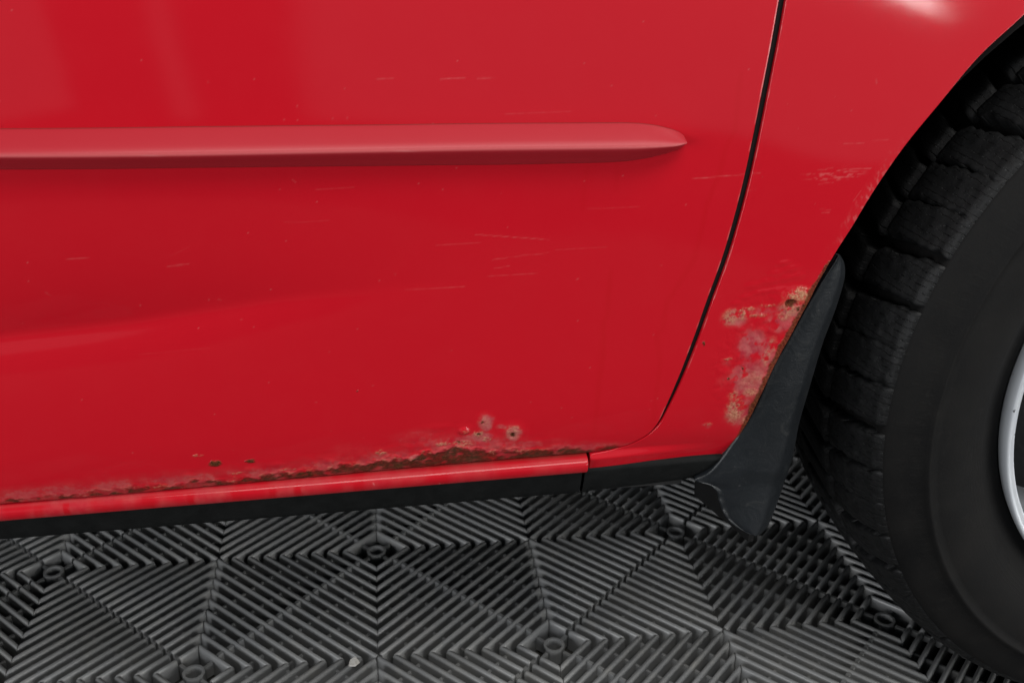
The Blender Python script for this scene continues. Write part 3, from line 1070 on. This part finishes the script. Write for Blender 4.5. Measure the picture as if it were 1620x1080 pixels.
# ---- mudflap
ROWS = [((1323, 405), (1331, 406.5)), ((1313, 414), (1335, 414)), ((1304, 428), (1337, 426)), ((1292, 446), (1335, 446)), ((1266, 490), (1322, 489)), ((1240, 536), (1302, 542)),
        ((1212, 585), (1284, 602)), ((1190, 635), (1265, 667)), ((1164, 680), (1256, 713)), ((1138, 718), (1247.5, 745)), ((1116, 744), (1243, 756)),
        ((1100, 757), (1240, 765)), ((1104, 762), (1238, 771)), ((1121, 767), (1235, 780)), ((1133, 776), (1231, 791)), ((1137, 790), (1227, 803)), ((1142, 806), (1222, 816)), ((1151, 821), (1216, 829)),
        ((1164, 832), (1210, 838)), ((1177, 840), (1204, 844)), ((1189, 845.5), (1198, 847.5))]
la = resample([r[0] for r in ROWS], 150)
ra = resample([r[1] for r in ROWS], 150)
# match the two edges by original row number
def by_row(pts, n=180):
    pts = np.array(pts, float)
    t = np.arange(len(pts))
    s = np.linspace(0, len(pts) - 1, n)
    i = np.clip(s.astype(int), 0, len(pts) - 2)
    f = s - i
    tg = np.gradient(pts, axis=0)
    f_ = f[:, None]
    return (2 * f_**3 - 3 * f_**2 + 1) * pts[i] + (f_**3 - 2 * f_**2 + f_) * tg[i] + (-2 * f_**3 + 3 * f_**2) * pts[i + 1] + (f_**3 - f_**2) * tg[i + 1]


la, ra = by_row([r[0] for r in ROWS]), by_row([r[1] for r in ROWS])
S = np.linspace(0, 1, 26)
front = []
for (lu, lv), (ru, rv) in zip(la, ra):
    row = []
    low = smooth(730, 770, lv)
    wdt = max(ru - lu, 1)
    for s in S:
        u, v = lu + (ru - lu) * s, lv + (rv - lv) * s
        y = 0.0075 - 0.0035 * low
        e = min(9.0 / wdt, 0.4)                        # raised bead beside the fender edge
        y -= 0.0042 * smooth(0, e, s) * (1 - low)
        y -= 0.0016 * np.exp(-((s - e) / (e * 0.30)) ** 2) * (1 - low)
        y -= 0.0035 * math.sin(math.pi * min(max(s, 0), 1)) ** 0.8 * (1 - 0.4 * low)
        y -= 0.0030 * np.exp(-(s / 0.05) ** 2) * low * (0.7 + 0.2 * math.sin(v * 0.35))
        y += 0.016 * max(0, (s - 0.80) / 0.20) ** 2.2
        y += 0.0005 * math.sin(v * 0.05 + u * 0.021) * low
        row.append(at(u, v, y))
    front.append(row)
front = np.array(front)
front[:, :, 1] += 0.0008 * low * 0
c_ = front.mean(1, keepdims=True)
back = front + np.array([0.001, 0.0045, 0.0])
ring = np.concatenate([front, back[:, ::-1]], 1)
# close the ends
ring = np.concatenate([ring[:1] * 0 + (front[:1].mean(1, keepdims=True) + np.array([0, 0.002, 0.0005])), ring, ring[-1:] * 0 + (front[-1:].mean(1, keepdims=True) + np.array([0, 0.002, -0.0005]))], 0)
flap = link("mudflap", grid_mesh("mudflap", ring, wrap=True, flip=True), M_FLAP, car)
flap["label"] = "scuffed black plastic mudflap hanging behind the wheel"
g = Geo()


def at_x(u, v, x):
    r = RIGHT * ((u - 810) / FPX) + DOWN * ((v - 540) / FPX) + FWD
    return CAM + r * ((x - CAM[0]) / r[0])


poly = [at_x(u, v, 0.2300) for u, v in [(1152, 827), (1141, 820), (1122, 803), (1098, 783)]]
y_in = poly[-1][1]
poly += [np.array([0.2300, y_in + 0.01, 0.215]), np.array([0.2300, y_in + 0.02, 0.34]), np.array([0.2300, 0.012, 0.34]), np.array([0.2300, 0.008, poly[0][2] + 0.01])]
fr = poly
bk = [p + np.array([0.0035, 0, 0]) for p in fr]
n = len(poly)
g.add(fr + bk, [tuple(reversed(range(n))), tuple(range(n, 2 * n))] + [(i, (i + 1) % n, n + (i + 1) % n, n + i) for i in range(n)])
link("inner_flange", g.mesh("inner_flange"), M_LINER, flap, False)
g = Geo()
p0, p1 = at(1309, 428, 0.0035), at(1300, 443, 0.0035)
g.box(min(p0[0], p1[0]) + 0.0006, max(p0[0], p1[0]) - 0.0002, 0.0045, 0.0060, p1[2], p0[2])
N = Nodes("rusty_clip_steel")
N.set(Base_Color=N.mix(N.ramp(N.noise(900), 0.45, 0.6), (0.45, 0.30, 0.18), (0.10, 0.035, 0.012)), Roughness=0.6)
o = link("fixing_clip", g.mesh("fixing_clip"), N.m, flap, False)
o["label"] = "small rusty metal clip at the top of the mudflap"

# ================================================================== wheel: tyre and rim are parts of the car
def lathe(name, prof, seg=144, flip=False):
    P = []
    for (r, y) in prof:
        P.append([(r * math.cos(t), y, r * math.sin(t)) for t in np.linspace(0, 2 * math.pi, seg, endpoint=False)])
    return grid_mesh(name, np.array(P), wrap=True, flip=flip)


tyre_prof = [(0.1690, 0.014), (0.1728, 0.0100), (0.1765, 0.0088), (0.1810, 0.0066), (0.1858, 0.0035), (0.1885, 0.0002), (0.1900, -0.0012), (0.1915, -0.0022), (0.198, -0.0052), (0.206, -0.0078), (0.214, -0.0092), (0.222, -0.0096),
             (0.2265, -0.0094), (0.2275, -0.0105), (0.2295, -0.0104), (0.2305, -0.0088), (0.236, -0.0074), (0.2395, -0.0060), (0.2440, -0.0050), (0.2490, -0.0028), (0.2520, -0.0008), (0.2538, 0.0014), (0.2540, 0.0060), (0.2535, 0.018), (0.2550, 0.030),
             (0.2562, 0.05), (0.2570, 0.08), (0.2562, 0.11), (0.2550, 0.13), (0.2520, 0.148), (0.246, 0.160), (0.225, 0.168), (0.19, 0.158), (0.1765, 0.150)]
tyre = link("tyre", lathe("tyre", tyre_prof, 180), M_SIDEWALL, car)
tyre.location = (WX, 0, WZ)
tyre["label"] = "black tyre with chunky shoulder tread"
TOP = np.array([(0.2490, -0.0026), (0.2540, 0.0004), (0.2578, 0.0050), (0.2605, 0.0125), (0.2632, 0.0200), (0.2652, 0.0300), (0.2664, 0.0420), (0.2672, 0.0560), (0.2678, 0.080), (0.2672, 0.104),
                (0.2660, 0.122), (0.2632, 0.140), (0.2560, 0.1545), (0.246, 0.1610)])


def r_top(y):
    return np.interp(y, TOP[:, 1], TOP[:, 0])


def tread_mesh(name, y0, y1, da, slant, nphi=10, ny=14, curve=0.0, w0=0.8, w1=0.8, seed=0):
    """Block between y0 and y1, da radians wide, its grooves leaning by slant radians across the width."""
    ys = np.linspace(y0, y1, ny)
    verts, uv = [], []
    G = np.zeros((ny + 2, nphi + 2, 3))
    UVc = np.zeros((ny + 2, nphi + 2, 2))
    for i in range(ny + 2):
        yi = ys[min(max(i - 1, 0), ny - 1)]
        f = (yi - y0) / (y1 - y0)
        for j in range(nphi + 2):
            s = (min(max(j - 1, 0), nphi - 1)) / (nphi - 1)
            side_edge = i in (0, ny + 1) or j in (0, nphi + 1)
            grow = 1.0 + (0.05 if j in (0, nphi + 1) else 0.0)
            width = da * (w0 + (w1 - w0) * min(1.0, f * 1.6))
            ph = (s - 0.5) * width * grow + slant * (f + curve * f * f)
            edge = min(s, 1 - s) * width * 0.26
            rnd = 0.0008 * max(0, 1 - edge / 0.0018)
            r = r_top(yi) - rnd
            if side_edge:
                r = r_top(yi) - 0.0125
            yy = yi + (0.0006 if i == ny + 1 else -0.0 if i == 0 else 0)
            if not side_edge:
                r += 0.0005 * float(perlin(np.array(ph * 60 + seed * 7.7), np.array(yi * 210.0))) + 0.0003 * float(perlin(np.array(ph * 190 + seed), np.array(yi * 700.0)))
            ph += 0.010 * float(perlin(np.array(yi * 160.0 + seed * 3.1), np.array(s * 2.0 + seed)))
            G[i, j] = (r * math.cos(ph), yy, r * math.sin(ph))
            UVc[i, j] = (ph * 0.26 * 100, yi * 100)
    me = grid_mesh(name, G, flip=True)
    uvl = me.uv_layers.new(name="uv")
    idx = np.zeros(len(me.loops), dtype=np.int32)
    me.loops.foreach_get('vertex_index', idx)
    uvl.data.foreach_set('uv', UVc.reshape(-1, 2)[idx].astype(np.float32).ravel())
    me.materials.append(M_TREAD)
    me.polygons.foreach_set('use_smooth', np.ones(len(me.polygons), dtype=bool))
    return me


NB = 58
step = 2 * math.pi / NB
for q, args in enumerate(((0.0006, 0.0500, step, 0.022, 16, 26, 0.3, 0.985, 0.80), (0.0565, 0.1020, step, -0.05, 8, 6, 0.0, 0.74, 0.74),
                          (0.1085, 0.1600, step, -0.02, 8, 12, 0.0, 0.74, 0.9))):
    variants = [tread_mesh("tread_block", *args, seed=q * 10 + k + 1) for k in range(5 if q == 0 else 2)]
    for i in range(NB):
        o = bpy.data.objects.new("tread_block", variants[(i * 3 + i // 4) % len(variants)])
        COL.objects.link(o)
        o.parent = tyre
        o.rotation_euler = (0, -(i * step + q * 0.04 + 0.012 * math.sin(i * 1.7)), 0)

# ---- alloy rim
rim_prof = [(0.154, 0.14), (0.158, 0.06), (0.1610, 0.030), (0.1622, 0.016), (0.1630, 0.0110), (0.1638, 0.0074), (0.1646, 0.0042), (0.1654, 0.0024), (0.1668, 0.0016), (0.1684, 0.0012),
            (0.1696, 0.0002), (0.1706, -0.0012), (0.1716, -0.0018), (0.1724, -0.0010), (0.1727, 0.0008), (0.1723, 0.0050), (0.1700, 0.0120)]
rim = link("wheel_rim", lathe("wheel_rim", rim_prof, 200), M_ALLOY, car)
rim.location = (WX, 0, WZ)
rim["label"] = "silver alloy wheel rim with chipped edge"


def spoke_mesh():
    P = []
    for (r, w, y, th) in [(0.030, 0.030, 0.028, 0.02), (0.060, 0.026, 0.022, 0.02), (0.100, 0.024, 0.016, 0.02), (0.130, 0.026, 0.011, 0.02), (0.148, 0.033, 0.0050, 0.02), (0.158, 0.044, 0.0022, 0.018),
                          (0.1645, 0.062, 0.0004, 0.014), (0.1690, 0.080, 0.0006, 0.008)]:
        ring = []
        for (s, d) in [(-1.25, 1.0), (-1.15, 0.55), (-1.0, 0.16), (-0.9, 0.03), (-0.7, 0.0), (0, 0.0), (0.7, 0.0), (0.9, 0.03), (1.0, 0.16), (1.15, 0.55), (1.25, 1.0)]:
            a = s * w / 2
            rr = math.sqrt(max(r * r - a * a, 1e-6))
            ring.append((rr, y + d * th * 1.3, a))
        P.append(ring)
    return grid_mesh("spoke", np.array(P), flip=True)


sm = spoke_mesh()
sm.materials.append(M_ALLOY)
for i in range(5):
    o = link("spoke", sm, M_ALLOY, rim)
    o.rotation_euler = (0, -(math.radians(230) + i * 2 * math.pi / 5), 0)
P = [[(r * math.cos(t), y, r * math.sin(t)) for t in np.linspace(0, 2 * math.pi, 64, endpoint=False)] for r, y in [(0.002, 0.020), (0.030, 0.021), (0.040, 0.026), (0.044, 0.05)]]
link("hub_cap", grid_mesh("hub_cap", np.array(P), wrap=True, flip=True), M_ALLOY, rim)
P = [[(r * math.cos(t), y, r * math.sin(t)) for t in np.linspace(0, 2 * math.pi, 64, endpoint=False)] for r, y in [(0.040, 0.075), (0.125, 0.075), (0.125, 0.10), (0.165, 0.13)]]
o = link("brake_disc", grid_mesh("brake_disc", np.array(P), wrap=True, flip=True), M_UNDER, car)
o.location = (WX, 0, WZ)

# ---- a pale flake lying on the tiles
g = Geo()
c = at(560, 1050, CAM[1] + 1.0)
r = c - CAM
p = CAM + r * (CAM[2] / -r[2])
pts = [(p[0] - 0.004, p[1] - 0.002, 0.0012), (p[0] + 0.001, p[1] - 0.004, 0.0022), (p[0] + 0.0045, p[1] + 0.001, 0.0010), (p[0] + 0.001, p[1] + 0.006, 0.0026), (p[0] - 0.003, p[1] + 0.004, 0.0014)]
lo = [(a, b, c_ - 0.0009) for a, b, c_ in pts]
g.add(pts + lo, [(0, 1, 2, 3, 4), (9, 8, 7, 6, 5)] + [(i, 5 + i, 5 + (i + 1) % 5, (i + 1) % 5) for i in range(5)])
N = Nodes("pale_flake")
N.set(Base_Color=N.mix(N.ramp(N.noise(700), 0.4, 0.6), (0.50, 0.48, 0.44), (0.62, 0.61, 0.58)), Roughness=0.7)
o = link("paint_flake", g.mesh("paint_flake"), N.m, None, False)
o["label"] = "tiny pale flake lying on the ribbed floor tile below the door"
o["category"] = "flake"
